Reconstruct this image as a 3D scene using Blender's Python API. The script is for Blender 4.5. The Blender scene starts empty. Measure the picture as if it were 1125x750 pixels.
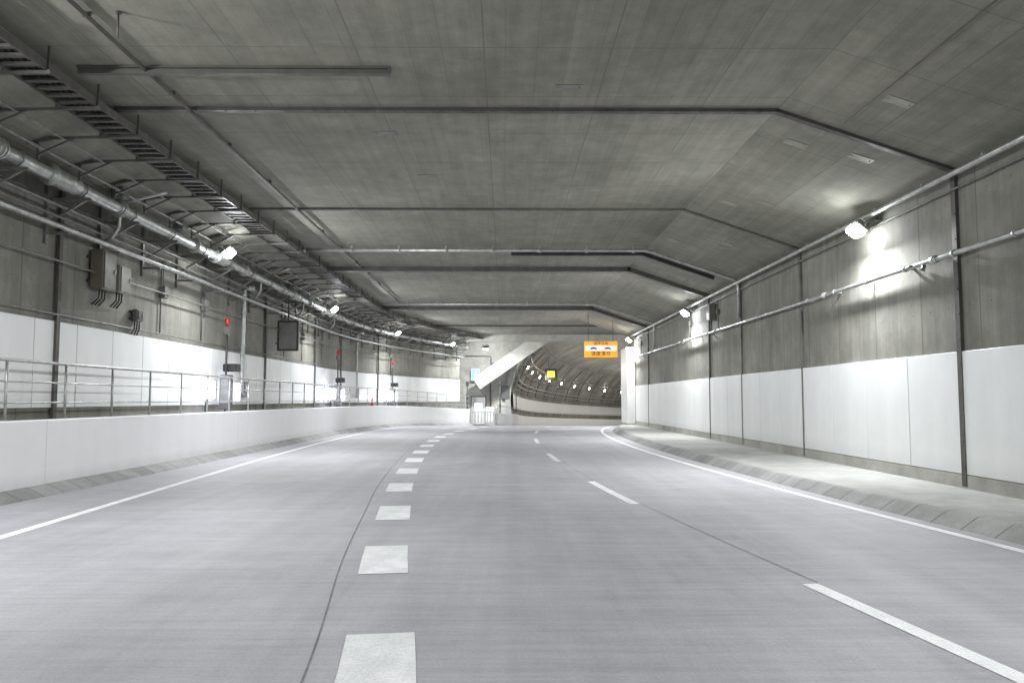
import bpy, math, random
from mathutils import Vector, Matrix
random.seed(4)
S=bpy.context.scene
COL=S.collection
S.view_settings.view_transform='Standard'
S.view_settings.look='None'
S.view_settings.exposure=0

# ------------------------------------------------------------------ materials
class NT:
    def __init__(s,name):
        s.m=bpy.data.materials.new(name); s.m.use_nodes=True
        s.t=s.m.node_tree; s.b=s.t.nodes['Principled BSDF']
    def n(s,ty,**k):
        o=s.t.nodes.new(ty)
        for a,v in k.items(): setattr(o,a,v)
        return o
    def l(s,a,b): s.t.links.new(a,b)
    def math(s,op,a,b=None,c=None,clamp=False):
        o=s.n('ShaderNodeMath',operation=op); o.use_clamp=clamp
        for i,v in enumerate((a,b,c)):
            if v is None: continue
            if hasattr(v,'is_output'): s.l(v,o.inputs[i])
            else: o.inputs[i].default_value=v
        return o.outputs[0]
    def comb(s,x,y,z=0.0):
        o=s.n('ShaderNodeCombineXYZ')
        for i,v in enumerate((x,y,z)):
            if hasattr(v,'is_output'): s.l(v,o.inputs[i])
            else: o.inputs[i].default_value=v
        return o.outputs[0]
    def noise(s,vec,scale,detail=4,rough=.55):
        o=s.n('ShaderNodeTexNoise'); o.inputs['Scale'].default_value=scale; o.noise_dimensions='2D' if s.two else '3D'
        o.inputs['Detail'].default_value=detail; o.inputs['Roughness'].default_value=rough
        s.l(vec,o.inputs['Vector']); return o.outputs[0]
    two=False
    def rng(s,v,a,b,c,d):
        o=s.n('ShaderNodeMapRange'); s.l(v,o.inputs[0])
        for i,x in enumerate((a,b,c,d)): o.inputs[i+1].default_value=x
        return o.outputs[0]

def concrete(name,base,pu=0,pv=0,w=.008,streak=None,streak2=None,streak3=None,rough=.75,big=(.8,1.18),lined=.55,tint=.1,stk=.25,stk2=.05,stk3=.05,dirt_v=None,fine=.12,bump=.25,spec=.35,offu=0,offv=0,holes=False,mid=.13,boards=None,blots=0):
    N=NT(name); N.two=True
    uv=N.n('ShaderNodeUVMap'); uv.uv_map='UVMap'
    sp=N.n('ShaderNodeSeparateXYZ'); N.l(uv.outputs[0],sp.inputs[0])
    u,v=sp.outputs[0],sp.outputs[1]
    vec=uv.outputs[0]
    f=N.rng(N.noise(vec,.3,3,.6),.3,.7,big[0],big[1])
    mn=N.noise(vec,2.2,7,.7)
    f=N.math('MULTIPLY',f,N.rng(mn,.25,.75,1-mid,1+mid))
    fn=N.noise(vec,42,2,.7)
    f=N.math('MULTIPLY',f,N.rng(fn,.2,.8,1-fine,1+fine))
    for st,k in ((streak,stk),(streak2,stk2),(streak3,stk3)):
        if st:
            vv=N.comb(N.math('MULTIPLY',u,st[0]),N.math('MULTIPLY',v,st[1]))
            f=N.math('MULTIPLY',f,N.rng(N.noise(vv,1,6,.7),.3,.7,1-k,1+k*.8))
    if blots:
        f=N.math('MULTIPLY',f,N.rng(N.noise(vec,.9,5,.75),.56,.70,1,1+blots))
    line=None
    cells=[]
    for (c,p,o) in ((u,pu,offu),(v,pv,offv)):
        if p:
            q=N.math('DIVIDE',N.math('ADD',c,o),p)
            cells.append(N.math('FLOOR',q))
            fr=N.math('ABSOLUTE',N.math('SUBTRACT',N.math('FRACT',q),.5))
            k=N.rng(fr,.5-w*2.2/p,.5-w*.6/p,0,1)
            line=k if line is None else N.math('MAXIMUM',line,k)
        else: cells.append(0.0)
    if line is not None:
        lw=N.math('MULTIPLY',line,N.rng(mn,.35,.6,lined*.4,lined))
        f=N.math('MULTIPLY',f,N.math('SUBTRACT',1,lw))
        wn=N.n('ShaderNodeTexWhiteNoise'); wn.noise_dimensions='2D'
        N.l(N.comb(cells[0],cells[1]),wn.inputs['Vector'])
        f=N.math('MULTIPLY',f,N.rng(wn.outputs[0],0,1,1-tint,1+tint))
    if boards:
        c,p,amt=boards; c=u if c=='u' else v
        q=N.math('DIVIDE',c,p); wn=N.n('ShaderNodeTexWhiteNoise'); wn.noise_dimensions='1D'
        N.l(N.math('FLOOR',q),wn.inputs['W'])
        f=N.math('MULTIPLY',f,N.rng(wn.outputs[0],0,1,1-amt,1+amt))
        fr=N.math('ABSOLUTE',N.math('SUBTRACT',N.math('FRACT',q),.5))
        f=N.math('MULTIPLY',f,N.rng(fr,.5-.012/p,.5-.003/p,1,1-amt*3.2))
    if holes:
        hu=N.math('SUBTRACT',N.math('FRACT',N.math('DIVIDE',u,.6)),.5)
        hv=N.math('SUBTRACT',N.math('FRACT',N.math('DIVIDE',v,.9)),.5)
        d=N.math('SQRT',N.math('ADD',N.math('POWER',N.math('MULTIPLY',hu,.6),2),N.math('POWER',N.math('MULTIPLY',hv,.9),2)))
        f=N.math('MULTIPLY',f,N.rng(d,.012,.02,.6,1))
    if dirt_v:
        a,b,amt=dirt_v
        dn=N.math('MULTIPLY',N.rng(v,a,b,amt,0),N.rng(fn,.3,.65,.6,1.1))
        f=N.math('MULTIPLY',f,N.math('SUBTRACT',1,dn))
    mx=N.n('ShaderNodeVectorMath',operation='SCALE'); mx.inputs[0].default_value=base
    N.l(f,mx.inputs['Scale'])
    N.l(mx.outputs[0],N.b.inputs['Base Color'])
    N.b.inputs['Roughness'].default_value=rough
    N.b.inputs['Specular IOR Level'].default_value=spec
    if bump:
        bp=N.n('ShaderNodeBump'); bp.inputs['Strength'].default_value=bump; bp.inputs['Distance'].default_value=.006
        N.l(N.noise(vec,30,2,.7),bp.inputs['Height']); N.l(bp.outputs[0],N.b.inputs['Normal'])
    return N.m

def simple(name,col,rough=.5,metal=0,var=.12,scale=6,emit=None,es=0,spec=.5):
    N=NT(name)
    tc=N.n('ShaderNodeTexCoord')
    nz=N.noise(tc.outputs['Object'],scale,4,.65)
    f=N.rng(nz,.3,.7,1-var,1+var)
    mx=N.n('ShaderNodeVectorMath',operation='SCALE'); mx.inputs[0].default_value=col
    N.l(f,mx.inputs['Scale']); N.l(mx.outputs[0],N.b.inputs['Base Color'])
    N.l(N.rng(nz,.3,.7,min(1,rough+.12),max(.02,rough-.12)),N.b.inputs['Roughness'])
    N.b.inputs['Metallic'].default_value=metal
    N.b.inputs['Specular IOR Level'].default_value=spec
    if emit:
        N.b.inputs['Emission Color'].default_value=(*emit,1); N.b.inputs['Emission Strength'].default_value=es
    return N.m

M_road=concrete('road_concrete',(.372,.364,.386),pu=0,pv=5.0,w=.005,streak=(.5,11),streak2=(1.5,.06),streak3=(.25,2.2),rough=.66,big=(.90,1.09),lined=.20,tint=.02,stk=.085,stk2=.10,stk3=.06,bump=.35,spec=.45,offv=2.3,fine=.10,mid=.07)
M_ceil=concrete('ceiling_concrete',(.232,.227,.190),pu=1.8,pv=1.8,w=.006,streak=(.9,.5),streak2=(5,.2),rough=.85,big=(.85,1.13),lined=.42,tint=.03,stk=.08,stk2=.12,offu=.3,mid=.15,boards=('u',.45,.04),blots=.12)
M_wall=concrete('wall_concrete',(.24,.234,.203),pu=1.8,pv=0,w=.010,streak=(1.6,.35),streak2=(6,.3),rough=.8,big=(.8,1.15),lined=.5,tint=.09,stk=.15,stk2=.11,holes=True,mid=.15,boards=('u',.3,.035),blots=.15)
M_chamf=concrete('haunch_concrete',(.232,.227,.190),pu=1.8,pv=1.6,w=.006,streak=(.9,.6),streak2=(.2,5),rough=.85,big=(.85,1.13),lined=.42,tint=.03,stk=.08,stk2=.12,mid=.15,boards=('v',.45,.04),blots=.12)
M_plain=concrete('plain_concrete',(.38,.375,.34),streak=(1.2,.5),stk=.12,mid=.14)
M_pave=concrete('pavement_concrete',(.36,.36,.34),rough=.8,streak=(1,.6),stk=.10,mid=.15)
M_kerb=concrete('kerb_concrete',(.28,.28,.27),pu=.6,w=.008,lined=.75,tint=.12,rough=.8,mid=.18)
M_ring=concrete('ring_segment_concrete',(.33,.325,.29),pu=1.5,pv=3.4,w=.04,lined=.45,tint=.10,streak=(1,.4),stk=.16,bump=0,mid=.18)
M_panel=concrete('white_panel_enamel',(.77,.78,.772),big=(.97,1.02),streak=(1.5,.2),stk=.03,rough=.4,fine=.015,bump=0,spec=.5,dirt_v=(0,.3,.12),mid=.02)
M_barr=concrete('white_barrier_paint',(.90,.90,.91),pu=10,w=.005,lined=.4,tint=.01,big=(.98,1.01),streak=(2.2,.3),stk=.02,rough=.5,fine=.02,bump=.05,dirt_v=(0,.26,.16),mid=.02)
M_paint=concrete('road_paint',(.80,.80,.80),big=(.88,1.04),rough=.6,fine=.16,bump=.15,streak=(2,2),stk=.09)
M_seam=simple('joint_sealant',(.19,.19,.195),.8,var=.3,scale=3)
M_galv=simple('galvanised_steel',(.42,.43,.41),.42,.6,.25,5)
M_galvd=simple('weathered_steel',(.19,.19,.175),.5,.4,.25,5)
M_rack=simple('rack_steel',(.11,.105,.095),.5,.4,.25,5)
M_jc=simple('joint_cover_steel',(.085,.079,.07),.55,.3,.25,3)
M_jc2=simple('joint_cover_zinc',(.115,.112,.10),.55,.3,.2,3)
M_jc3=simple('post_cover_grey',(.20,.195,.18),.55,.3,.2,3)
M_dark=simple('dark_painted_steel',(.035,.035,.035),.5,.1,.2,5)
M_box=simple('cabinet_paint',(.13,.12,.09),.5,.1,.12,4)
M_beige=simple('beige_cabinet_paint',(.26,.25,.215),.5,0,.1,4)
M_grey=simple('grey_cabinet_paint',(.10,.10,.10),.5,0,.1,4)
M_red=simple('red_plastic',(.35,.02,.015),.35,0,.1,6,(1,.05,.03),.06)
M_orange=simple('cone_orange',(.55,.09,.03),.5,0,.1,6)
M_white=simple('white_plastic',(.7,.7,.7),.5,0,.05,6)
M_lens=simple('lamp_glass_lit',(.9,.9,.9),.3,0,.0,6,(.93,.97,1.0),120)
M_lensf=simple('far_lamp_glass_lit',(.9,.9,.9),.3,0,.0,6,(1,.95,.80),30)
M_blue=simple('lit_violet_white_panel',(.8,.8,.95),.3,0,.0,6,(.80,.82,1),22)
M_bluem=simple('lit_blue_mark',(.2,.3,.8),.3,0,.0,6,(.4,.5,1.0),3.0)
M_cyan=simple('lit_cyan_panel',(.1,.7,.7),.3,0,.0,6,(.10,.75,.85),1.5)
M_yel=simple('sign_yellow',(.80,.36,.01),.4,0,.05,6,(1,.48,.02),.75)
M_sw=simple('sign_white',(.8,.8,.85),.4,0,.05,6,(.85,.85,1),.9)
M_ink=simple('sign_ink',(.30,.02,.01),.5)
M_inkb=simple('sign_ink_blue',(.06,.07,.45),.5)
M_inkr=simple('sign_ink_red',(.5,.03,.05),.5)
M_oled=simple('amber_led',(.8,.4,.02),.4,0,0,6,(1,.38,.02),1.6)
M_black=simple('black_plastic',(.012,.012,.012),.45)

# ------------------------------------------------------------------ mesh helpers
def g(y):
    if y<44: return 0.0
    if y<56: return -.032*(y-44)**2/24
    return -.032*(y-50)

class MB:
    def __init__(s): s.v=[]; s.f=[]; s.uv=[]; s.sm=[]
    def face(s,pts,uvs=None,smooth=False):
        i=len(s.v); s.v+= [tuple(p) for p in pts]; s.f.append(tuple(range(i,i+len(pts))))
        s.uv.append(uvs or [(p[0]+p[1],p[2]) for p in pts]); s.sm.append(smooth)
    def box(s,c,d,rot=None):
        R=rot or Matrix.Identity(3); c=Vector(c); hx,hy,hz=[a/2 for a in d]
        P=[c+R@Vector((x*hx,y*hy,z*hz)) for x in(-1,1) for y in(-1,1) for z in(-1,1)]
        for q in ((0,1,3,2),(4,6,7,5),(0,4,5,1),(2,3,7,6),(0,2,6,4),(1,5,7,3)):
            s.face([P[k] for k in q])
    def bar(s,a,c,w,h):
        a=Vector(a); c=Vector(c); v=c-a
        R=v.to_track_quat('X','Z').to_matrix()
        s.box((a+c)/2,(v.length,w,h),R)
    def bevbox(s,c,d,b=.01,rot=None):
        R=rot or Matrix.Identity(3); c=Vector(c); hx,hy,hz=[a/2 for a in d]
        def ring(k,z): 
            x,y=hx-k,hy-k
            return [c+R@Vector(p) for p in ((-x,-y+b,z),(-x+b,-y,z),(x-b,-y,z),(x,-y+b,z),(x,y-b,z),(x-b,y,z),(-x+b,y,z),(-x,y-b,z))]
        rs=[ring(b,-hz),ring(0,-hz+b),ring(0,hz-b),ring(b,hz)]
        for a,bb in zip(rs,rs[1:]):
            for k in range(8): s.face([a[k],a[(k+1)%8],bb[(k+1)%8],bb[k]])
        s.face(rs[0][::-1]); s.face(rs[-1])
    def tube(s,pts,r,n=10,cap=True,rads=None):
        pts=[Vector(p) for p in pts]; rings=[]; up=None
        for i,p in enumerate(pts):
            t=(pts[min(i+1,len(pts)-1)]-pts[max(i-1,0)]).normalized()
            if up is None:
                up=Vector((0,0,1)) if abs(t.z)<.9 else Vector((1,0,0))
            a=t.cross(up); 
            if a.length<1e-4: a=t.cross(Vector((0,1,0)))
            a.normalize(); b=a.cross(t).normalized(); up=b
            rr=rads[i] if rads else r
            rings.append([p+a*rr*math.cos(2*math.pi*k/n)+b*rr*math.sin(2*math.pi*k/n) for k in range(n)])
        for A,B in zip(rings,rings[1:]):
            for k in range(n): s.face([A[k],A[(k+1)%n],B[(k+1)%n],B[k]],smooth=True)
        if cap: s.face(rings[0][::-1]); s.face(rings[-1])
    def sweep(s,path,prof,closed=False,zf=None,caps=False):
        n=len(path); L=0; rows=[]; us=[]
        vs=[0]
        for a,b in zip(prof,prof[1:]+([prof[0]] if closed else [])): vs.append(vs[-1]+math.hypot(b[0]-a[0],b[1]-a[1]))
        for i,p in enumerate(path):
            a=path[max(i-1,0)]; b=path[min(i+1,n-1)]
            tx,ty=b[0]-a[0],b[1]-a[1]; q=math.hypot(tx,ty); tx/=q; ty/=q
            if i: L+=math.hypot(p[0]-path[i-1][0],p[1]-path[i-1][1])
            z=zf(p[1]) if zf else 0
            rows.append([(p[0]-ty*d,p[1]+tx*d,h+z) for d,h in prof]); us.append(L)
        m=len(prof)
        for i in range(n-1):
            for k in range(m if closed else m-1):
                k2=(k+1)%m
                s.face([rows[i][k],rows[i+1][k],rows[i+1][k2],rows[i][k2]],[(us[i],vs[k]),(us[i+1],vs[k]),(us[i+1],vs[k+1]),(us[i],vs[k+1])])
        if caps: s.face(rows[0]); s.face(rows[-1][::-1])
    def make(s,name,mat,parent=None,origin=None,weld=True,label=None,cat=None,kind=None,group=None):
        me=bpy.data.meshes.new(name)
        o0=Vector(origin) if origin else Vector((0,0,0))
        me.from_pydata([tuple(Vector(v)-o0) for v in s.v],[],s.f)
        uvl=me.uv_layers.new(name='UVMap')
        fl=[]
        for u in s.uv:
            for c in u: fl+= [c[0],c[1]]
        uvl.data.foreach_set('uv',fl)
        me.polygons.foreach_set('use_smooth',s.sm)
        me.materials.append(mat)
        import bmesh
        bm=bmesh.new(); bm.from_mesh(me); bmesh.ops.remove_doubles(bm,verts=bm.verts,dist=1e-5)
        bmesh.ops.recalc_face_normals(bm,faces=bm.faces)
        bm.to_mesh(me); bm.free()
        me.update()
        ob=bpy.data.objects.new(name,me); COL.objects.link(ob); ob.location=o0
        if parent: 
            ob.parent=parent; ob.location=o0 if origin else (0,0,0)
        tag(ob,label,cat,kind,group)
        return ob
def tag(ob,label=None,cat=None,kind=None,group=None):
    if label: ob['label']=label
    if cat: ob['category']=cat
    if kind: ob['kind']=kind
    if group: ob['group']=group
def empty(name,loc,label,cat,group=None):
    e=bpy.data.objects.new(name,None); e.empty_display_size=.2; COL.objects.link(e); e.location=loc
    tag(e,label,cat,None,group); return e
def clone(root,loc,rotz=None,label=None):
    n=root.copy(); COL.objects.link(n); n.location=loc
    if rotz is not None: n.rotation_euler=(0,0,rotz)
    if label: n['label']=label
    def rec(o,p):
        for c in list(o.children):
            k=c.copy(); COL.objects.link(k); k.parent=p; rec(c,k)
    rec(root,n)
    return n
def inst(proto,parent,loc,rotz=0):
    c=proto.copy(); COL.objects.link(c); c.parent=parent; c.location=loc; c.rotation_euler=(0,0,rotz); return c

def spline(pts,step=.5):
    out=[]
    n=len(pts)
    for i in range(n-1):
        p0=pts[max(i-1,0)];p1=pts[i];p2=pts[i+1];p3=pts[min(i+2,n-1)]
        m=max(1,int(abs(p2[1]-p1[1])/step+.5))
        m1=(p2[0]-p0[0])/(p2[1]-p0[1]); m2=(p3[0]-p1[0])/(p3[1]-p1[1]); h=p2[1]-p1[1]
        for k in range(m):
            t=k/m; t2=t*t;t3=t2*t
            x=(2*t3-3*t2+1)*p1[0]+(t3-2*t2+t)*h*m1+(-2*t3+3*t2)*p2[0]+(t3-t2)*h*m2
            out.append((x,p1[1]+h*t))
    out.append(pts[-1]); return out
def off(path,d):
    r=[]; n=len(path)
    for i,p in enumerate(path):
        a=path[max(i-1,0)]; b=path[min(i+1,n-1)]
        tx,ty=b[0]-a[0],b[1]-a[1]; q=math.hypot(tx,ty)
        r.append((p[0]-ty/q*d,p[1]+tx/q*d))
    return r
def cum(path):
    L=[0]
    for a,b in zip(path,path[1:]): L.append(L[-1]+math.hypot(b[0]-a[0],b[1]-a[1]))
    return L
def at(path,L,s):
    for i in range(len(L)-1):
        if L[i+1]>=s or i==len(L)-2:
            t=(s-L[i])/(L[i+1]-L[i]); a,b=path[i],path[i+1]
            q=L[i+1]-L[i]
            return (a[0]+(b[0]-a[0])*t,a[1]+(b[1]-a[1])*t,(b[0]-a[0])/q,(b[1]-a[1])/q)
def subpath(path,y0,y1,n=8):
    import bisect
    ys=[p[1] for p in path]
    def X(y):
        i=min(max(bisect.bisect(ys,y)-1,0),len(ys)-2)
        t=(y-ys[i])/(ys[i+1]-ys[i]); return path[i][0]+(path[i+1][0]-path[i][0])*t
    return [(X(y0+(y1-y0)*k/n),y0+(y1-y0)*k/n) for k in range(n+1)]

EYE=1.6; CEIL=6.5; Y0=-16.0; XR=7.6
LP=spline([(-7.97,Y0),(-7.97,0),(-7.97,20),(-7.97,36),(-7.85,41),(-7.35,46),(-6.25,51),(-4.65,56.5),(-2.7,62)],1.0)
LL=cum(LP)
def lx(y): return subpath(LP,y,y+.01,1)[0][0]

# ------------------------------------------------------------------ road + ground
def sheet(xs,ys,zf,name,mat,**k):
    b=MB()
    for j in range(len(ys)-1):
        for i in range(len(xs)-1):
            P=[(xs[i],ys[j]),(xs[i+1],ys[j]),(xs[i+1],ys[j+1]),(xs[i],ys[j+1])]
            b.face([(x,y,zf(y)) for x,y in P],[(x,y) for x,y in P])
    return b.make(name,mat,**k)
ysr=[Y0+i for i in range(0,60)]+[44+i*.5 for i in range(0,25)]+[57+i*3 for i in range(0,45)]
ysr=sorted(set(ysr))
sheet([-16,-4,8,20,110],ysr,g,'road',M_road,label='pale grey brushed concrete tunnel carriageway',cat='road',kind='structure')

def marking(path,y0,y1,w,b,z=.004):
    n=max(2,int((y1-y0)/.5))
    b.sweep(subpath(path,y0,y1,n),[(w/2,z),(-w/2,z)],zf=g)
LE=spline([(-5.0,-8),(-5.45,0),(-5.87,9.3),(-6.24,15.4),(-6.6,22),(-6.85,30),(-6.85,38),(-6.6,43),(-5.9,48),(-4.6,53),(-2.9,58),(-1.1,63)],1)
TD=spline([(.3,-6),(-.36,1),(-.775,5),(-1.205,8.1),(-1.58,11.5),(-1.93,14.8),(-2.2,18.2),(-2.42,21.5),(-2.6,25),(-2.75,29),(-2.8,33),(-2.72,37),(-2.35,41),(-1.7,45),(-.75,50),(.5,55),(2.2,60),(4.6,66)],.5)
RD=spline([(4.3,-6),(3.45,1),(2.93,5),(2.27,10),(1.75,15),(1.43,20),(1.26,25),(1.22,30),(1.3,35),(1.58,40),(2.1,45),(3.0,50),(4.2,55),(5.9,60),(8.2,66)],.5)
RE=spline([(7.0,-8),(6.2,0),(5.86,4.5),(5.49,8.4),(5.08,12.5),(4.74,17),(4.47,22),(4.35,27),(4.42,33),(4.75,39),(5.4,44),(6.4,48.5),(7.9,53.5),(10,59),(13,65)],.5)
b=MB(); marking(LE,-8,62,.15,b); b.make('edge_line_marking',M_paint,label='solid white painted edge line beside the barrier kerb',cat='road marking',kind='structure')
b=MB(); marking(RE,-8,64,.14,b); b.make('edge_line_marking',M_paint,label='solid white painted edge line beside the pavement kerb',cat='road marking',kind='structure')
b=MB(); y=-5.7
while y<62:
    marking(TD,y,y+1.4,.46,b); y+=3.3
b.make('block_line_marking',M_paint,label='thick white square blocks painted along the merging lane',cat='road marking',kind='structure')
b=MB()
for a,c in ((-6,-1.5),(1.0,7.05),(12.4,15.8),(20.9,23.9),(29.6,32.8),(38.2,41.4),(47,50),(55.5,58.5)): marking(RD,a,c,.15,b)
b.make('dashed_line_marking',M_paint,label='thin dashed white lane line on concrete road',cat='road marking',kind='structure')
b=MB()
sl=[(x-.42,y) for x,y in TD]; marking(sl,-5,60,.012,b,.003)
sr=[(x+.10,y) for x,y in RD]; 
for a,c in ((-5,.9),(7.1,12.35),(15.9,20.8),(24,29.5),(33,38)): marking(sr,a,c,.012,b,.003)
b.make('pavement_joint',M_seam,label='dark sealed longitudinal joint in the road slab',cat='road joint',kind='structure')

# kerbs
b=MB(); b.sweep(LP,[(-.34,0),(-.30,.03),(-.07,.14),(-.02,.15),(.05,.15)],zf=g)
b.make('kerb',M_kerb,label='sloped grey concrete kerb blocks at barrier foot',cat='kerb',kind='structure')
RK=spline([(7.25,-8),(6.45,0),(6.12,4.5),(5.76,8.4),(5.40,12.5),(5.14,17),(4.95,22),(4.88,27),(4.98,33),(5.3,39),(5.95,44),(6.9,48.5),(8.4,53.5)],.5)
b=MB(); b.sweep(RK,[(0,0),(-.03,.02),(-.22,.14),(-.26,.155),(-.36,.155)],zf=g)
b.make('kerb',M_kerb,label='sloped grey concrete kerb blocks along the pavement',cat='kerb',kind='structure')
b=MB(); inner=off(RK,-.355)
for (p,q) in zip(inner,inner[1:]):
    x0,x1=min(p[0],13),min(q[0],13); X=XR+.05 if p[1]<49 else 14
    if x0>=X: continue
    P=[(x0,p[1]),(X,p[1]),(X,q[1]),(x1,q[1])]
    b.face([(x,y,.151+g(y)) for x,y in P],P)
P=[(6.9,Y0),(XR,Y0),(XR,-7.9),(6.9,-7.9)]; b.face([(x,y,.151) for x,y in P],P)
b.make('pavement',M_pave,label='raised grey concrete walkway beside white panelled wall',cat='pavement',kind='structure')

# ------------------------------------------------------------------ ceiling & walls
def ceilsheet(xs,y0,y1,h,name,mat,**k):
    b=MB()
    for i in range(len(xs)-1):
        P=[(xs[i],y0),(xs[i+1],y0),(xs[i+1],y1),(xs[i],y1)]
        b.face([(x,y,h) for x,y in P],[(x,y) for x,y in P])
    return b.make(name,mat,**k)
ceilsheet([-10,4.62],Y0,66.2,CEIL,'tunnel_ceiling',M_ceil,label='flat board-marked grey concrete tunnel roof slab',cat='ceiling',kind='structure')
b=MB()
b.face([(4.6,Y0,CEIL),(7.65,Y0,5.455),(7.65,49,5.455),(4.6,49,CEIL)],[(Y0,0),(Y0,3.22),(49,3.22),(49,0)])
b.make('tunnel_haunch',M_chamf,label='sloping concrete haunch between roof slab and wall',cat='ceiling',kind='structure')
ceilsheet([4.61,20],49,66.2,CEIL+.004,'tunnel_ceiling',M_ceil,label='flat concrete roof slab over the widened chamber',cat='ceiling',kind='structure')
b=MB(); b.sweep(LP,[(-1.35,CEIL-.002),(.96,5.8)])
b.make('tunnel_haunch',M_chamf,label='sloping concrete haunch above wall mounted pipes',cat='ceiling',kind='structure')

rw=MB(); rw.face([(XR,Y0,0),(XR,49,0),(XR,49,5.5),(XR,Y0,5.5)],[(Y0,0),(49,0),(49,5.5),(Y0,5.5)])
rw.face([(XR,49,-.5),(20,49,-.5),(20,49,6.55),(XR,49,6.55)],[(0,0),(12.4,0),(12.4,7),(0,7)])
rwall=rw.make('tunnel_wall',M_wall,label='streaked concrete wall lined below with white panels',cat='wall')
bb=MB(); bb.box((XR-.006,16,1.4),(.008,64,2.0)); bb.make('panel_backing',M_grey,parent=rwall)
pb=MB(); W=1.742
pb.bevbox((0,0,1.01),(.03,W-.020,2.02),.006)
for i in range(len(pb.f)): pb.uv[i]=[(pb.v[j][1],pb.v[j][2]) for j in pb.f[i]]
p0=pb.make('facing_panel',M_panel,parent=rwall)
k=0
for i in range(-10,20):
    yy=13.15+W*i+W/2
    if yy<-6 or yy>48: continue
    if k==0: p0.location=(XR-.03,yy,.38)
    else: inst(p0,rwall,(XR-.03,yy,.38))
    k+=1
bb=MB(); bb.box((XR-.02,16,.26),(.05,64,.22)); bb.make('wall_base_strip',M_plain,parent=rwall)

lw=MB(); lw.sweep(LP,[(.93,-.2),(.93,5.85)])
lwall=lw.make('tunnel_wall',M_wall,label='curving dark concrete wall with white panel band above walkway',cat='wall')
wp=off(LP,.895); WL=cum(wp)
bk=MB(); bk.sweep(LP,[(.915,1.5),(.915,3.1)]); bk.make('panel_backing',M_grey,parent=lwall)
pb=MB(); WW=1.5; pb.bevbox((0,0,.845),(.03,WW-.020,1.69),.006)
for i in range(len(pb.f)): pb.uv[i]=[(pb.v[j][1],pb.v[j][2]) for j in pb.f[i]]
p1=None; s=16
while s<WL[-1]-WW:
    x,yy,tx,ty=at(wp,WL,s+WW/2); rz=math.atan2(-tx,ty)
    if p1 is None: p1=pb.make('facing_panel',M_panel,parent=lwall); p1.location=(x,yy,1.45); p1.rotation_euler=(0,0,rz)
    else: inst(p1,lwall,(x,yy,1.45),rz)
    s+=WW

b=MB(); b.sweep(LP,[(0,.13),(0,1.24),(.015,1.255),(.235,1.255),(.25,1.24),(.25,.9)],zf=g)
b.make('concrete_barrier',M_barr,label='long white painted concrete parapet wall with steel railing',cat='barrier')
b=MB(); b.sweep(LP,[(.25,1.14),(.93,1.14)],zf=g)
b.make('walkway',M_pave,label='narrow raised concrete inspection walkway behind parapet',cat='walkway',kind='structure')

rl=empty('guard_railing',(-8.09,0,1.255),'galvanised steel handrail with posts on white parapet','railing')
rp=off(LP,.12); RL=cum(rp)
def inv(o,e): 
    o.matrix_parent_inverse=Matrix.Translation(-Vector(e.location))
def g3(path,h,gg=True,step=1): return [(x,y,h+(g(y) if gg else 0)) for x,y in path[::step]]
b=MB(); b.tube(g3(rp,2.25),.028,10); o=b.make('top_rail',M_galv,parent=rl); inv(o,rl)
b=MB(); b.tube(g3(rp,1.90),.015,8); o=b.make('middle_rail',M_galv,parent=rl); inv(o,rl)
b=MB(); b.tube(g3(rp,1.55),.015,8); o=b.make('middle_rail',M_galv,parent=rl); inv(o,rl)
pm=MB(); pm.tube([(0,0,.005),(0,0,.98)],.024,8); pm.box((0,0,.008),(.11,.11,.012)); pm.tube([(0,0,.96),(0,0,1.0)],.03,8)
first=None; s=22
while s<RL[-1]:
    x,yy,tx,ty=at(rp,RL,s)
    loc=(x+8.09,yy,g(yy))
    if first is None: first=pm.make('post',M_galv,parent=rl); first.location=loc
    else: inst(first,rl,loc)
    s+=1.75

# ------------------------------------------------------------------ expansion joint covers
def bent(b,y,w,t,pts):
    for (a,c) in zip(pts,pts[1:]):
        v=Vector((c[0]-a[0],0,c[1]-a[1])); L=v.length; m=Vector(((a[0]+c[0])/2,y,(a[1]+c[1])/2))
        ang=math.atan2(v.z,v.x); R=Matrix.Rotation(-ang,3,'Y')
        b.box(m,(L+t*.6,w,t),R)
def secline(d):
    return [(XR-d,.2),(XR-d,5.47-d*.3),(4.6-d*.1,CEIL-d),(-6.55,CEIL-d)]
for (y,w,t,mat,lab) in ((13.15,.13,.06,M_jc,'dark steel expansion joint cover across roof and wall'),
        (20.2,.10,.05,M_jc2,'dark steel expansion joint cover across roof and wall'),
        (29.4,.36,.16,M_jc2,'wide grey box-section joint cover crossing the roof'),
        (42.0,.40,.18,M_jc2,'wide grey box-section joint cover crossing the roof'),
        ):
    b=MB(); d=t/2
    pts=secline(d)
    bent(b,y,w,t,pts[1:])
    if w<.2:
        bent(b,y,w,t,pts[:2])
        for k in range(12): 
            z=.5+k*.42; b.tube([(XR-d-.03,y-.04,z),(XR-d-.045,y-.04,z)],.012,6)
        for k in range(22):
            x=4.3-k*.5; b.tube([(x,y-.04,CEIL-t),(x,y-.04,CEIL-t-.015)],.014,6)
    else: bent(b,y,.08,.05,[(XR-.035,.2),(XR-.035,5.4)])
    b.make('expansion_joint_cover',mat,origin=(XR-d,y,0),label=lab,cat='joint cover',group='joint covers across the tunnel')
b=MB(); bent(b,52.3,.16,.1,[(18,CEIL-.05),(-5,CEIL-.05)]); b.make('expansion_joint_cover',M_jc,origin=(6,52.3,6.4),label='dark steel joint cover across far roof slab',cat='joint cover',group='joint covers across the tunnel')
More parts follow.
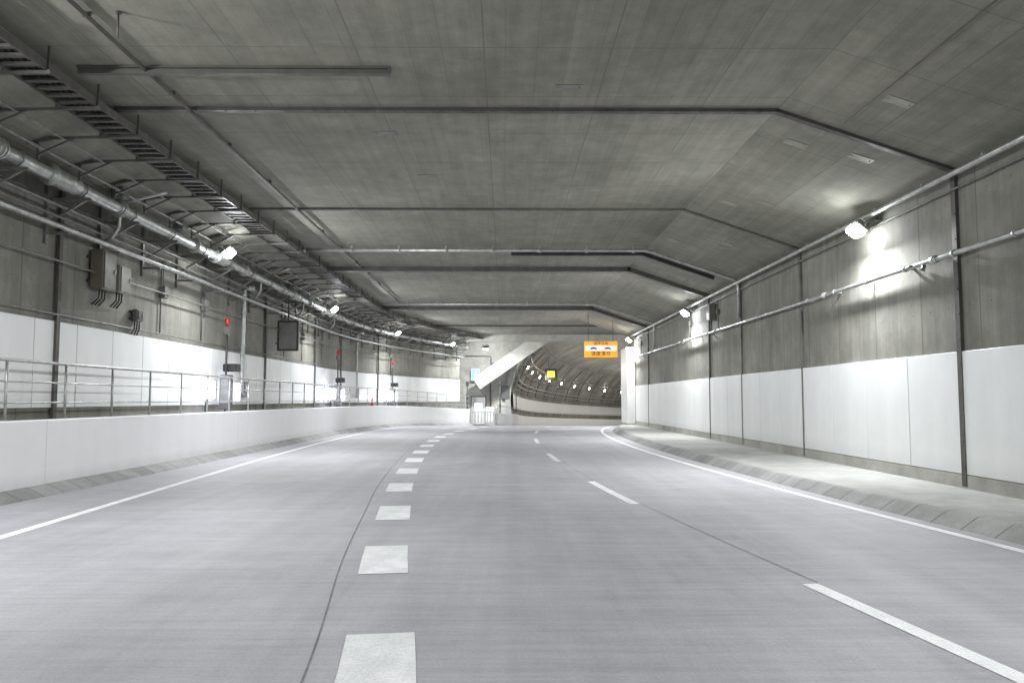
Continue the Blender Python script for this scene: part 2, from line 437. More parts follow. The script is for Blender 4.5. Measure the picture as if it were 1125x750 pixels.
for y in (15.7,29.4,37,42,48.5):
    b=MB(); xf=lx(y)
    bent(b,y,.12,.06,[(xf-.86,1.2),(xf-.86,5.72)])
    b.make('wall_joint_cover',M_jc,origin=(xf-.86,y,1.2),label='dark vertical steel joint cover on streaked concrete wall',cat='joint cover',group='joint covers on the walls')
for y in (25.4,46.2):
    b=MB(); bent(b,y,.08,.05,[(XR-.035,.2),(XR-.035,5.44)])
    b.make('wall_joint_cover',M_jc3,origin=(XR-.03,y,.2),label='grey vertical steel joint cover over white panels',cat='joint cover',group='joint covers on the walls')

# ceiling bar + conduits
b=MB(); b.box((-4.0,11.5,CEIL-.075),(4.6,.09,.07)); b.box((-4.0,11.5,CEIL-.018),(4.6,.16,.03)); b.box((-1.72,11.5,CEIL-.06),(.03,.14,.12))
b.make('cable_duct',M_jc2,origin=(-4,11.5,6.4),label='long grey steel duct fixed under concrete roof',cat='cable duct')
b=MB(); b.box((2.4,26.2,CEIL-.07),(4.4,.14,.12)); bent(b,26.2,.14,.12,[(4.6,CEIL-.08),(6.9,CEIL-.87)])
b.make('cable_duct',M_dark,origin=(2.4,26.2,6.4),label='dark cable duct bent down along the haunch',cat='cable duct')
def cross_pipe(y,r,mat,lab,x0=-6.8,h=.14):
    b=MB(); pts=[(x0,y,CEIL-h)]
    pts+=[(4.4,y,CEIL-h),(4.55,y,CEIL-h-.01),(4.7,y,CEIL-h-.05),(7.3,y,5.5-h+.08),(7.42,y,5.35),(7.45,y,5.2),(7.45,y,4.2)]
    b.tube(pts,r,10)
    x=x0+.4
    while x<4.4:
        b.box((x,y,CEIL-h/2),(.05,.07,h)); b.tube([(x-.04,y,CEIL-h),(x+.04,y,CEIL-h)],r*1.5,8); x+=1.5
    b.make('conduit_pipe',mat,origin=(0,y,CEIL-h),label=lab,cat='pipe')
cross_pipe(25.2,.05,M_galv,'galvanised conduit crossing under roof and down wall')
cross_pipe(39.6,.05,M_galv,'galvanised conduit crossing under distant roof and down wall')
b=MB(); b.tube([(-5.3,Y0,CEIL-.06),(-5.3,44,CEIL-.06)],.03,8)
for k in range(16): b.box((-5.3,2+k*2.6,CEIL-.04),(.1,.04,.07))
b.make('conduit_pipe',M_jc,origin=(-5.3,0,6.4),label='thin dark conduit running along concrete roof',cat='pipe')
b=MB(); b.tube([(-4.9,9.8,CEIL),(-4.9,9.8,CEIL-.35)],.012,6); b.tube([(-4.9,9.8,CEIL-.01),(-4.9,9.8,CEIL-.03)],.04,8)
b.make('hanging_rod',M_jc,origin=(-4.9,9.8,6.4),label='short steel rod hanging from roof slab',cat='rod')
b=MB(); b.tube([(5.6,Y0,CEIL-.345-.02),(5.6,12.8,CEIL-.345-.02)],.008,6)
b.make('roof_cable',M_jc,origin=(5.6,8,6.1),label='thin black cable fixed along the sloping haunch',cat='cable')

k=0
for (x,y,on) in ((5.9,11.6,1),(6.35,13.9,1),(5.3,14.2,1),(5.9,17.8,1),(5.3,18.6,1),(6.2,22,1),(5.0,23.5,1),(-2.2,14.4,0),(1.0,12.2,0),(-1.7,17.2,0)):
    b=MB(); R=Matrix.Rotation(math.atan2(1.045,3.05),3,'Y') if on else Matrix.Identity(3)
    z=CEIL-(x-4.6)*.3426 if on else CEIL
    b.box((x,y,z-.006),(.42,.22,.008),R)
    for sx in (-.17,.17):
        b.tube([Vector((x,y,z))+R@Vector((sx,0,-.008)),Vector((x,y,z))+R@Vector((sx,0,-.022))],.014,6)
    b.make('inspection_plate',M_beige if on else M_jc3,origin=(x,y,z),label='small pale rectangular plate fixed to concrete roof',cat='plate',group='plates on the roof'); k+=1

# ------------------------------------------------------------------ left pipes, tray, brackets
def along(d,h): return [(x,y,h) for x,y in off(LP,d)]
PZ=5.66
b=MB(); b.tube(along(.26,PZ),.115,16)
pipe=b.make('water_main_pipe',M_galv,origin=(-8.2,0,PZ),label='large galvanised pipe with flanges along the wall',cat='pipe')
fp=off(LP,.26); FL=cum(fp)
fl=MB()
for o_ in (-.035,.035): fl.tube([(0,o_-.018,0),(0,o_+.018,0)],.185,16)
fl.tube([(0,-.1,0),(0,.1,0)],.135,12)
sv=MB(); sv.tube([(0,-.45,0),(0,-.42,0),(0,-.42,0),(0,-.36,0),(0,-.36,0),(0,-.3,0),(0,-.24,0),(0,-.18,0),(0,-.12,0),(0,-.06,0),(0,0,0),(0,.06,0),(0,.12,0),(0,.12,0),(0,.45,0),(0,.45,0)],.1,16,rads=[.12,.12,.2,.2,.14,.175,.14,.175,.14,.175,.14,.175,.14,.165,.165,.12])
def pinst(proto,x,y,z,rz): return inst(proto,pipe,(x+8.2,y,z-PZ),rz)
pf=fl.make('flange',M_galv,parent=pipe); ps=sv.make('expansion_sleeve',M_galv,parent=pipe)
s=20.5; k=0; f1=True; f2=True
while s<FL[-1]-1:
    x,y,tx,ty=at(fp,FL,s); rz=math.atan2(-tx,ty)
    if f1: pf.location=(x+8.2,y,0); pf.rotation_euler=(0,0,rz); f1=False
    else: pinst(pf,x,y,PZ,rz)
    if k%2==0:
        x,y,tx,ty=at(fp,FL,s+1.9); rz=math.atan2(-tx,ty)
        if f2: ps.location=(x+8.2,y,0); ps.rotation_euler=(0,0,rz); f2=False
        else: pinst(ps,x,y,PZ,rz)
    s+=4.1; k+=1
for d,h,r,m,lab in ((.58,4.92,.055,M_galv,'medium galvanised pipe below the large main'),(.74,4.30,.02,M_galvd,'thin conduit fixed to streaked concrete wall'),
    (.84,3.27,.018,M_galvd,'thin conduit just above white wall panels'),(.56,5.30,.035,M_galvd,'slim grey conduit under the large main'),(.80,5.48,.03,M_jc,'dark conduit tucked behind the large main'),(-.35,6.08,.022,M_galvd,'slim conduit fixed under the haunch'),
    (.66,5.12,.022,M_galvd,'slim grey conduit clipped beside larger wall pipes'),(.05,5.93,.03,M_galvd,'slim galvanised pipe above the large main')):
    b=MB(); b.tube(along(d,h),r,8)
    b.make('conduit_pipe',m,origin=(-7.97-d,0,h),label=lab,cat='pipe')
br=MB()
br.box((.03,0,5.2),(.06,.08,1.2))
br.box((.45,0,5.46),(.86,.06,.06)); br.box((.25,0,4.80),(.46,.05,.05))
br.bar((.04,0,5.0),(.78,0,5.44),.04,.04)
br.tube([(.67,0,5.50),(.53,0,5.60),(.54,0,5.76),(.67,0,5.82),(.80,0,5.76),(.81,0,5.60),(.70,0,5.50)],.016,6)
brw=off(LP,.93); BL=cum(brw); first=None; s=21
while s<BL[-1]-.5:
    x,y,tx,ty=at(brw,BL,s); rz=math.atan2(-tx,ty)
    if first is None: first=br.make('pipe_bracket',M_galvd,label='steel wall bracket with clamp holding pipes',cat='bracket',group='pipe brackets on the wall'); c=first
    else: c=first.copy(); COL.objects.link(c)
    c.location=(x,y,0); c.rotation_euler=(0,0,rz); s+=2.05
b=MB()
for d in (-1.60,-1.04):
    b.sweep(LP,[(d-.012,6.15),(d+.012,6.15),(d+.012,6.27),(d-.012,6.27)],closed=True)
tp=off(LP,-1.32); TL=cum(tp); s=18
while s<TL[-1]:
    x,y,tx,ty=at(tp,TL,s); R=Matrix.Rotation(math.atan2(-tx,ty),3,'Z')
    b.box((x,y,6.19),(.54,.08,.04),R); s+=.28
tray=b.make('cable_ladder',M_rack,origin=(-6.7,0,6.2),label='dark steel cable ladder rack hung under roof',cat='cable tray')
for dd,hh,r in ((-1.46,6.25,.035),(-1.37,6.245,.028),(-1.28,6.25,.032),(-1.19,6.245,.025),(-1.11,6.25,.03)):
    b=MB(); b.tube(along(dd,hh)[10:],r,6); o=b.make('cable',M_dark,parent=tray); inv(o,tray)
am=MB()
am.bar((.66,0,6.02),(1.10,0,6.09),.05,.07)
am.bar((1.05,0,6.09),(2.60,0,6.125),.05,.04)
am.bar((.86,0,5.80),(1.45,0,6.08),.035,.035)
am.bar((.86,0,5.72),(.86,0,6.05),.04,.04)
am.bar((2.56,0,6.10),(2.56,0,6.5),.025,.03); am.bar((1.92,0,6.12),(1.92,0,6.32),.03,.03)
first=None; s=21.4
while s<BL[-1]-.5:
    x,y,tx,ty=at(brw,BL,s); rz=math.atan2(-tx,ty)
    if first is None: first=am.make('ladder_hanger',M_rack,label='stout angled steel arm carrying the cable ladder',cat='bracket',group='cable ladder hangers'); c=first
    else: c=first.copy(); COL.objects.link(c)
    c.location=(x,y,0); c.rotation_euler=(0,0,rz); s+=1.35

def riser(y,h0,h1,r,mat,lab,d=.72):
    xf=lx(y)-d
    b=MB(); b.tube([(xf+.35,y,h1),(xf+.12,y,h1),(xf+.03,y,h1-.05),(xf,y,h1-.15),(xf,y,h0+.15),(xf,y+.04,h0+.05),(xf,y+.14,h0),(xf,y+.35,h0),(xf,y+.46,h0+.05),(xf,y+.5,h0+.15),(xf,y+.5,h0+.45)],r,12)
    z=h0+.5
    while z<h1-.2: b.tube([(xf,y,z),(xf,y,z+.04)],r*1.35,12); z+=1.1
    b.make('riser_pipe',mat,origin=(xf,y,h0),label=lab,cat='pipe')
riser(26.4,1.75,5.3,.08,M_galv,'thick galvanised riser pipe with bottom return bend')
riser(44.5,1.75,5.3,.06,M_galv,'galvanised riser pipe in front of white panels')
for y in (17.2,27.3,33.1,39):
    xf=lx(y)+7.97; b=MB(); b.tube([(xf-8.72,y,4.95),(xf-8.5,y,5.2),(xf-8.42,y,5.35),(xf-8.4,y,5.75),(xf-8.35,y,5.86),(xf-8.2,y,5.92),(xf-7.4,y,6.12)],.04,8)
    b.make('branch_pipe',M_galv,origin=(xf-8.6,y,5),label='bent branch pipe rising from wall to roof',cat='pipe')
for y in (20.4,23.2,31.9,34.7,38.4,45,50.5):
    xf=lx(y)-.93; b=MB(); b.tube([(xf+.06,y,5.2),(xf+.05,y,3.3)],.02,8); b.tube([(xf+.06,y+.12,5.2),(xf+.05,y+.12,4.3)],.016,8); b.bevbox((xf+.1,y+.06,4.35),(.16,.22,.3),.015)
    b.make('drop_conduit',M_galvd,origin=(xf,y,4),label='vertical conduit pair with small junction box on wall',cat='pipe')
for y in (16.6,19.7,25.1,30.2,36.4,43.2):
    xf=lx(y); b=MB(); b.bevbox((xf-.15,y,5.93),(.26,.30,.24),.02); b.tube([(xf-.15,y+.15,5.93),(xf-.15,y+.45,5.93),(xf-.1,y+.6,5.98)],.022,8); b.box((xf-.15,y,6.07),(.06,.06,.08))
    b.make('junction_box',M_grey,origin=(xf-.15,y,5.93),label='dark junction box hung beneath sloping haunch',cat='junction box',group='junction boxes under the haunch')

def cabinet(y,z,dy,dz,dx,mat,lab):
    xf=lx(y)-.93
    e=empty('wall_cabinet',(xf,y,z),lab,'cabinet','cabinets on the wall')
    b=MB(); b.bevbox((dx/2+.06,0,0),(dx,dy,dz),.015); b.make('body',mat,parent=e)
    b=MB(); b.bevbox((dx+.075,0,0),(.02,dy-.06,dz-.06),.006); b.make('door',mat,parent=e)
    b=MB(); b.box((dx+.095,dy/2-.08,0),(.02,.025,.10)); b.make('handle',M_galv,parent=e)
    b=MB(); b.box((.03,0,dz*.3),(.06,dy+.1,.05)); b.box((.03,0,-dz*.3),(.06,dy+.1,.05))
    for k in (-.12,0,.12): b.tube([(dx/2+.06,k,-dz/2),(dx/2+.05,k,-dz/2-.18),(.05,k*1.2,-dz/2-.32)],.018,6)
    b.make('mounting_frame',M_dark,parent=e)
    return e
cabinet(17.15,4.38,.55,.85,.28,M_box,'dark olive wall cabinet with conduits below')
cabinet(17.95,4.30,.5,.62,.24,M_beige,'paler square wall cabinet beside a darker one')
cabinet(19.0,3.6,.3,.28,.12,M_grey,'small dark junction box on concrete wall')
e=empty('framed_board',(-8.35,30.6,4.05),'dark framed grey board facing traffic on wall arm','sign')
b=MB(); 
for sx in (-.37,.37): b.box((sx,0,0),(.07,.08,1.16))
for sz in (-.55,.55): b.box((0,0,sz),(.67,.08,.07))
b.make('frame',M_dark,parent=e)
b=MB(); b.box((0,.01,0),(.68,.03,1.04)); b.make('face',M_jc3,parent=e)
b=MB(); b.bar((-.5,.05,.3),(0,.05,.3),.05,.05); b.bar((-.5,.05,-.3),(0,.05,-.3),.05,.05); b.bar((0,.06,-.5),(0,.06,1.4),.05,.05); b.make('mounting_arm',M_dark,parent=e)
def station(y):
    xf=lx(y)
    e=empty('emergency_station',(xf-.62,y,1.14+g(y)),'slim dark emergency post with red beacon and lit panel','emergency post','emergency posts on the walkway')
    b=MB(); b.tube([(0,0,0),(0,0,2.75)],.03,10); b.make('post',M_dark,parent=e)
    b=MB(); b.tube([(0,0,2.76),(0,0,2.80),(0,0,2.92),(0,0,2.96)],.1,12,rads=[.075,.08,.075,.04]); b.make('beacon',M_red,parent=e)
    b=MB(); b.bevbox((0,0,2.58),(.18,.18,.24),.02); b.make('siren_box',M_grey,parent=e)
    b=MB(); b.bevbox((.08,.28,1.45),(.42,.42,.24),.02); b.make('control_box',M_black,parent=e)
    b=MB(); b.bevbox((.0,.05,.70),(.32,.3,1.05),.02); b.make('equipment_cabinet',M_grey,parent=e)
    b=MB(); b.bevbox((.0,-.105,.72),(.24,.02,.75),.005); b.make('cabinet_door',M_galvd,parent=e)
    b=MB(); b.bevbox((.0,-1.6,.74),(.46,.18,.50),.02); b.make('lit_panel',M_blue,parent=e)
    b=MB(); b.box((.0,-1.695,.74),(.05,.006,.16)); b.make('panel_mark',M_bluem,parent=e)
    b=MB(); b.bevbox((.14,.62,.70),(.16,.12,.55),.02); b.make('lit_lamp_strip',M_blue,parent=e)
    b=MB(); b.tube([(.0,-1.6,0),(.0,-1.6,.48)],.03,8); b.make('panel_stand',M_dark,parent=e)
    return e
st=station(24.6)
for y in (40.5,50.2): clone(st,(lx(y)-.62,y,1.14+g(y)))
e=empty('traffic_cone',(lx(46.6)-.5,46.6,1.14+g(46.6)),'orange traffic cone with white band standing on walkway','traffic cone')
b=MB(); b.tube([(0,0,.03),(0,0,.6)],.1,14,rads=[.12,.025]); b.bevbox((0,0,.02),(.32,.32,.04),.01); b.make('body',M_orange,parent=e)
b=MB(); b.tube([(0,0,.30),(0,0,.42)],.1,14,rads=[.079,.059]); b.make('reflective_band',M_white,parent=e)

# ------------------------------------------------------------------ right pipes
RZ=4.02
b=MB(); b.tube([(XR-.16,Y0,RZ),(XR-.16,48.6,RZ)],.042,10)
rpipe=b.make('conduit_pipe',M_galv,origin=(XR-.16,0,RZ),label='galvanised pipe clamped along upper concrete wall',cat='pipe')
b=MB(); b.box((.09,0,0),(.16,.04,.05)); b.tube([(0,-.025,0),(0,.025,0)],.06,10); cl=b.make('clamp',M_galv,parent=rpipe); cl.location=(0,5,0)
b=MB(); b.tube([(0,-.1,0),(0,.1,0)],.062,12); b.tube([(0,-.03,0),(0,.03,0)],.072,12); cp=b.make('coupling',M_galv,parent=rpipe); cp.location=(0,6,0)
for k in range(1,27):
    inst(cl,rpipe,(0,5+k*1.6,0))
    if k%3==2: inst(cp,rpipe,(0,5+k*1.6+.6,0))
b=MB(); b.tube([(0,-.4,0),(0,-.4,0),(0,.4,0)],.065,12,rads=[.05,.065,.065]); b.tube([(0,-.1,-.04),(-.03,-.1,-.14)],.035,10); b.tube([(0,.3,-.02),(0,.3,.02)],.085,12); o=b.make('valve',M_galvd,parent=rpipe); o.location=(0,14.05,0)
b=MB(); b.tube([(XR-.22,Y0,5.32),(XR-.22,48.8,5.32)],.05,10)
for k in range(26): b.box((XR-.11,3+k*1.8,5.38),(.26,.05,.05)); 
b.make('conduit_pipe',M_galv,origin=(XR-.22,0,5.3),label='galvanised pipe under haunch at wall top',cat='pipe')
b=MB(); b.tube([(XR-.08,Y0,5.12),(XR-.08,48.8,5.12)],.02,8); b.make('conduit_pipe',M_galvd,origin=(XR-.08,0,5.12),label='slim conduit near top of concrete wall',cat='pipe')
for y in (28.0,32.3,44.0):
    b=MB(); b.tube([(XR-.06,y,5.1),(XR-.06,y,4.1)],.018,8); b.box((XR-.07,y,4.7),(.1,.14,.18))
    b.make('drop_conduit',M_galvd,origin=(XR-.08,y,4.5),label='short vertical conduit with junction box on wall',cat='pipe')
b=MB(); b.bevbox((XR-.15,28.6,4.75),(.25,.4,.6),.02); b.tube([(XR-.15,28.6,4.45),(XR-.15,28.6,4.1)],.03,8)
b.make('junction_box',M_galvd,origin=(XR-.15,28.6,4.7),label='grey junction box on concrete wall',cat='junction box')

# ------------------------------------------------------------------ lamps
def lamp_proto(label,group,energy,lensmat,tilt=52,sc=1.0,col=(.95,.98,1.0),dome=.11):
    e=empty('tunnel_lamp',(0,0,0),label,'lamp',group)
    R=Matrix.Rotation(math.radians(tilt),3,'Y')
    b=MB(); b.bevbox((0,0,0),(.14*sc,.58*sc,.42*sc),.025,R)
    for k in range(7): b.box(R@(Vector((-.09,-.2+k*.066,0))*sc),(.05*sc,.012,.28*sc),R)
    b.make('housing',M_galvd,parent=e)
    b=MB(); b.bevbox(R@Vector((.07*sc+dome/2,0,0)),(dome,.52*sc,.37*sc),min(.045,dome*.45),R); b.make('lens',lensmat,parent=e)
    b=MB(); b.tube([(-.02,.31*sc,0),(-.1,.31*sc,.1),(-.36,.31*sc,.12)],.015,6); b.tube([(-.02,-.31*sc,0),(-.1,-.31*sc,.1),(-.36,-.31*sc,.12)],.015,6); b.box((-.36,0,.12),(.03,.66*sc,.06)); b.make('bracket',M_galvd,parent=e)
    L=bpy.data.lights.new('lamp_light','AREA'); L.shape='RECTANGLE'; L.size=.5*sc; L.size_y=.34*sc; L.energy=energy; L.color=col
    lo=bpy.data.objects.new('lamp_light',L); COL.objects.link(lo); lo.parent=e
    d=R@Vector((1,0,0)); lo.location=d*(.09*sc+dome+.01)
    lo.rotation_euler=d.to_track_quat('-Z','Y').to_euler()
    return e
lr=lamp_proto('lit white floodlight fixed high on concrete wall','lit tunnel floodlights',520,M_lens,sc=.78,dome=.12)
ys=[-13.6,1.6,16.05,31.6,46.0]
lr.location=(XR-.36,ys[2],5.12); lr.rotation_euler=(0,0,math.pi)
for y in ys:
    if y!=ys[2]: clone(lr,(XR-.36,y,5.12),math.pi)
clone(lr,(10.5,49.35,5.2),math.pi/2,'unseen white floodlight added to brighten the widened chamber')  # added lamp hidden behind the return wall, lifts the end chamber's brightness
clone(lr,(-1.5,60.75,5.6),math.pi/2,'white floodlight added behind the downstand beam to brighten the end wall')  # extra lamp put in to brighten the bulkhead and brace
for y in (-5.5,8.2,21.9,35.6,48.5,58):
    clone(lr,(lx(y)+.26,y,5.72),0,'lit white floodlight hung beside large galvanised pipe')

# ------------------------------------------------------------------ end chamber
b=MB(); b.box((6.5,60.3,6.27),(26,.6,.52))
b.make('roof_beam',M_plain,origin=(6.5,60.3,6.27),label='deep concrete downstand beam across tunnel roof',cat='beam')
CX,CR,HC=8.0,7.6,1.6
b=MB(); hs=[-1+.25*i for i in range(31)]
for h0,h1 in zip(hs,hs[1:]):
    def xl(h): return CX-math.sqrt(max(0,CR**2-(h-HC)**2))
    for sg in (1,-1):
        q=[(-14 if sg>0 else 22,h0),(xl(h0) if sg>0 else 2*CX-xl(h0),h0),(xl(h1) if sg>0 else 2*CX-xl(h1),h1),(-14 if sg>0 else 22,h1)]
        b.face([(x,66,z) for x,z in q],[(x,z) for x,z in q])
b.make('bulkhead_wall',M_plain,label='pale concrete end wall with circular bore opening',cat='wall')
b=MB(); n=48
for i in range(n):
    a0=math.pi*(1.1-1.2*i/n); a1=math.pi*(1.1-1.2*(i+1)/n)
    def P(a,r,y): return (CX+r*math.cos(a),y,HC+r*math.sin(a))
    b.face([P(a0,7.55,65.7),P(a1,7.55,65.7),P(a1,8.0,65.7),P(a0,8.0,65.7)])
    b.face([P(a0,7.55,65.7),P(a1,7.55,65.7),P(a1,7.55,66.3),P(a0,7.55,66.3)])
    b.face([P(a0,8.0,65.7),P(a1,8.0,65.7),P(a1,8.0,66),P(a0,8.0,66)])
b.make('portal_ring',M_pave,label='pale concrete ring framing the circular bore',cat='portal ring')
b=MB(); v=Vector((4.6,0,3.2)); ang=math.atan2(v.z,v.x)
b.box((.4,64.2,4.75),(6.6,.7,1.05),Matrix.Rotation(-ang,3,'Y'))
b.make('concrete_brace',M_plain,label='sloping pale concrete brace against end wall',cat='brace')
for (x0,h,r) in ((-3.3,5.2,.05),(-1.2,4.6,.04)):
    b=MB(); b.tube([(x0,65.85,h),(x0+2.0,65.85,h),(x0+2.1,65.85,h-.1),(x0+2.1,65.85,.6)],r,8)
    b.make('conduit_pipe',M_galvd,origin=(x0,65.85,h),label='conduit bending down the pale end wall',cat='pipe')
b=MB(); b.bevbox((.0,65.8,2.2),(.7,.3,1.1),.03); b.make('junction_box',M_grey,origin=(0,65.8,2.2),label='grey equipment box fixed to pale end wall',cat='junction box')
b=MB(); b.face([(20,49,-.6),(20,66,-1),(20,66,6.6),(20,49,6.6)],[(0,0),(17,0),(17,7),(0,7)])
b.make('chamber_wall',M_wall,label='plain concrete side wall of widened chamber',cat='wall')
e=empty('wall_end_pier',(7.35,47.6,0),'tall white clad pier at the wall end','pier')
b=MB(); b.bevbox((0,0,2.4),(.5,2.4,4.5),.02); b.make('cladding',M_panel,parent=e)
b=MB(); b.box((0,0,.08),(.56,2.46,.32)); b.make('base',M_plain,parent=e)
RC=120.0
def arc(r,f0,f1,n): return [(CX+RC-r*math.cos(f0+(f1-f0)*i/n),66+r*math.sin(f0+(f1-f0)*i/n)) for i in range(n+1)]
ap=arc(RC,0,.95,76)
b=MB(); prof=[(CR*math.cos(math.radians(a)),HC+CR*math.sin(math.radians(a))) for a in range(-25,206,5)]
b.sweep(ap,prof,zf=g)
for i in range(len(b.sm)): b.sm[i]=True
b.make('bored_tunnel_lining',M_ring,label='curving round tunnel lining of ringed concrete segments',cat='tunnel lining')
b=MB(); b.sweep(ap,[(7.32,1.5),(7.36,2.8),(7.42,2.8),(7.42,1.5)],zf=g,closed=True)
b.make('panel_band',M_panel,label='white panel band along curved tunnel lining',cat='wall panels')
for (d,h,r,m) in ((6.9,4.1,.08,M_galv),(7.1,3.7,.06,M_galv),(6.45,4.85,.06,M_galvd),(7.2,3.3,.05,M_galvd),(5.7,5.9,.08,M_galvd)):
    b=MB(); b.tube([(x,y,h+g(y)) for x,y in off(ap,d)],r,8)
    b.make('conduit_pipe',m,origin=(CX-d,66,h),label='long conduit following curved bore lining',cat='pipe')
rb=MB(); nn=8
for i in range(nn):
    a0=math.radians(12+i*38/nn); a1=math.radians(12+(i+1)*38/nn)
    P0=(-7.5*math.cos(a0),HC+7.5*math.sin(a0)); P1=(-7.5*math.cos(a1),HC+7.5*math.sin(a1))
    rb.bar((P0[0],0,P0[1]),(P1[0],0,P1[1]),.06,.08)
for h,d in ((4.1,6.9),(3.7,7.1),(4.85,6.45)): rb.bar((-d+.1,0,h-.1),(-d-.5,0,h-.1),.04,.04)
rib=None; f=.03
while f<.6:
    x=CX+RC-RC*math.cos(f); y=66+RC*math.sin(f)
    if rib is None: rib=rb.make('pipe_rib',M_galvd,label='curved steel rib holding conduits on bore lining',cat='bracket',group='pipe ribs in the bore'); c=rib
    else: c=rib.copy(); COL.objects.link(c)
    c.location=(x,y,g(y)); c.rotation_euler=(0,0,-f); f+=.045
fb=[(-.55,61.5),(-.1,63.5),(.6,65)]+[p for p in arc(RC+6.9,0.02,.95,70)]
b=MB(); b.sweep(fb,[(0,-.02),(0,.93),(.02,.95),(.25,.95),(.25,.0)],zf=g)
b.make('concrete_barrier',M_barr,label='low white parapet curving into the round bore',cat='barrier')
fr=empty('guard_railing',(0,0,0),'steel handrail on low white parapet in bore','railing')
b=MB(); b.tube([(x,y,1.5+g(y)) for x,y in off(fb,.12)],.025,6); b.make('top_rail',M_galv,parent=fr)
b=MB(); b.tube([(0,0,.95),(0,0,1.5)],.02,6); pp=None
for x,y in off(fb,.12)[::2]:
    if pp is None: pp=b.make('post',M_galv,parent=fr); pp.location=(x,y,g(y))
    else: inst(pp,fr,(x,y,g(y)))
b=MB(); mid=[p for p in arc(RC-5.2,0.0,.95,60)]
b.sweep(mid,[(0,0),(0,.15),(-2.4,.15)],zf=g); b.make('walkway',M_pave,label='raised inner walkway inside the round bore',cat='walkway',kind='structure')
far=lamp_proto('small lit warm lamp high on round bore lining','lit bore lamps',270,M_lensf,tilt=25,sc=.8,col=(1,.98,.92),dome=.06)
f=.06
pts=[]
while f<.76:
    r=RC+6.2; x=CX+RC-r*math.cos(f); y=66+r*math.sin(f); pts.append((x,y,5.35+g(y),-f)); f+=.058
for i,(x,y,z,rz) in enumerate(pts):
    if i==0: far.location=(x,y,z); far.rotation_euler=(0,0,rz)
    else: clone(far,(x,y,z),rz)
f=.05
while f<.56:
    r=RC-6.25; x=CX+RC-r*math.cos(f); y=66+r*math.sin(f); clone(far,(x,y,5.3+g(y)),math.pi-f); f+=.13  # unseen inner-wall lamps, added to light up the outer bore lining
f=.18; r=RC+4.9; x=CX+RC-r*math.cos(f); y=66+r*math.sin(f)
e=empty('lit_message_sign',(x,y,5.6+g(y)),'small lit amber sign hung in round bore','sign'); e.rotation_euler=(0,0,-.2)
b=MB(); b.bevbox((0,0,0),(1.35,.2,1.3),.03); b.make('housing',M_black,parent=e)
b=MB(); b.box((0,-.11,.05),(.78,.02,.68)); b.make('display',M_oled,parent=e)
for q in (-.3,.3):
    b=MB(); b.box((q,0,1.0),(.05,.05,1.1)); b.make('hanger',M_galvd,parent=e)
e=empty('exit_sign',(-2.45,65.6,3.65),'lit cyan emergency exit sign on end wall','sign')
b=MB(); b.bevbox((0,0,0),(.75,.2,1.0),.03); b.make('housing',M_white,parent=e)
b=MB(); b.box((0,-.11,0),(.65,.02,.9)); b.make('display',M_cyan,parent=e)
b=MB(); b.tube([(.05,-.125,.2),(.05,-.14,.2)],.09,12); b.box((0,-.125,-.02),(.12,.01,.32),Matrix.Rotation(.3,3,'Y')); b.box((.1,-.125,-.27),(.06,.01,.3),Matrix.Rotation(-.5,3,'Y')); b.box((-.1,-.125,-.27),(.06,.01,.3),Matrix.Rotation(.6,3,'Y')); b.make('running_figure',M_white,parent=e)
e=empty('exit_door',(-2.2,65.9,-.4),'grey steel emergency exit door in end wall','door')
b=MB(); b.box((0,0,1.15),(1.3,.12,2.4)); b.make('frame',M_galvd,parent=e)
b=MB(); b.bevbox((0,-.07,1.1),(1.1,.06,2.2),.01); b.make('leaf',M_white,parent=e)
b=MB(); b.tube([(.4,-.11,1.05),(.4,-.17,1.05),(.3,-.17,1.05)],.02,6); b.make('handle',M_galv,parent=e)
e=empty('barrier_gate',(-1.6,61.8,g(61.8)),'grey slatted steel gate closing barrier gap','gate')
b=MB()
for k in range(9): b.box((-.95+k*.235,0,.55),(.10,.05,.95))
b.make('slats',M_galv,parent=e)
b=MB(); b.box((0,.03,1.04),(2.0,.07,.08)); b.box((0,.03,.12),(2.0,.07,.08)); b.make('frame',M_galv,parent=e)
for sx in (-1.0,1.0):
    b=MB(); b.bevbox((sx,0,.65),(.14,.14,1.4),.02); b.make('gate_post',M_galv,parent=e)
for q,h in ((-.5,1.5),(.4,1.2)):
    b=MB(); b.bevbox((q,.9,h/2+.2),(.65,.4,h),.03); b.make('equipment_box',M_white,parent=e)
pst=None
for x,y in ((-3.0,63.2),(-.4,62.4),(-4.9,60.5)):
    if pst is None:
        b=MB(); b.tube([(0,0,0),(0,0,3.4)],.05,8); b.bevbox((0,0,3.3),(.25,.2,.35),.02); pst=b.make('signal_post',M_dark,label='slim dark signal post near parapet end',cat='post',group='slim posts near the gate'); c=pst
    else: c=pst.copy(); COL.objects.link(c)
    c.location=(x,y,g(y))

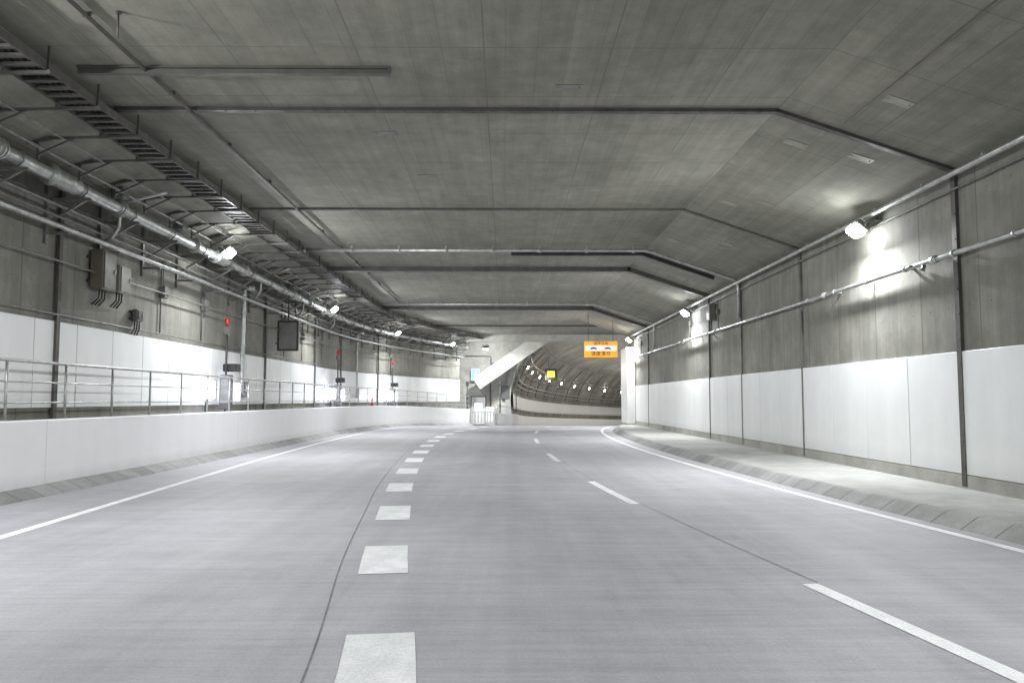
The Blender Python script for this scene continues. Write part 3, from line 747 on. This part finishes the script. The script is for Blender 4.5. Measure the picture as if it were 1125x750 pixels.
# ------------------------------------------------------------------ overhead sign
def text_mesh(body,size,mat,parent,loc,name='lettering'):
    cu=bpy.data.curves.new(name,'FONT'); cu.body=body; cu.size=size; cu.align_x='CENTER'; cu.align_y='CENTER'; cu.extrude=.004; cu.offset=.002
    t=bpy.data.objects.new(name,cu); COL.objects.link(t)
    bpy.context.view_layer.update()
    me=bpy.data.meshes.new_from_object(t.evaluated_get(bpy.context.evaluated_depsgraph_get()))
    bpy.data.objects.remove(t)
    me.materials.clear(); me.materials.append(mat)
    o=bpy.data.objects.new(name,me); COL.objects.link(o); o.parent=parent; o.location=loc; o.rotation_euler=(math.pi/2,0,0)
    return o
e=empty('warning_sign',(5.42,45.0,4.45),'yellow overhead caution board with car pictograms and lettering','sign')
b=MB(); b.bevbox((0,0,0),(1.88,.1,.90),.03); b.make('board',M_yel,parent=e)
b=MB(); b.bevbox((0,-.055,.06),(1.74,.012,.30),.004); b.make('pictogram_field',M_sw,parent=e)
for sx,mm in ((-.42,M_inkb),(.38,M_inkr)):
    b=MB()
    b.bevbox((sx,-.068,.04),(.42,.01,.06),.003); b.bevbox((sx,-.068,.09),(.22,.01,.05),.003)
    for q in (-.13,.13): b.tube([(sx+q,-.07,.0),(sx+q,-.076,.0)],.03,10)
    b.make('car_pictogram',mm,parent=e)
text_mesh('追突注意',.21,M_ink,e,(0,-.058,.33)); text_mesh('速度落せ',.28,M_ink,e,(0,-.058,-.26))
for sx in (-.7,.7):
    b=MB(); b.box((sx,.08,.95),(.04,.05,2.0)); b.make('hanger',M_galvd,parent=e)

# ------------------------------------------------------------------ world & camera
w=bpy.data.worlds.new('World'); S.world=w; w.use_nodes=True
nt=w.node_tree; sky=nt.nodes.new('ShaderNodeTexSky'); sky.sky_type='NISHITA'; sky.sun_disc=False
sky.sun_elevation=math.radians(40); sky.sun_rotation=math.radians(180)
nt.links.new(sky.outputs[0],nt.nodes['Background'].inputs[0]); nt.nodes['Background'].inputs[1].default_value=.05

cam=bpy.data.cameras.new('camera'); cam.lens=28; cam.sensor_width=36; cam.clip_end=500; cam.clip_start=.05
co=bpy.data.objects.new('camera',cam); COL.objects.link(co); co.location=(0,0,EYE)
co.rotation_euler=(math.radians(90+4.18),0,math.radians(-.49)); S.camera=co
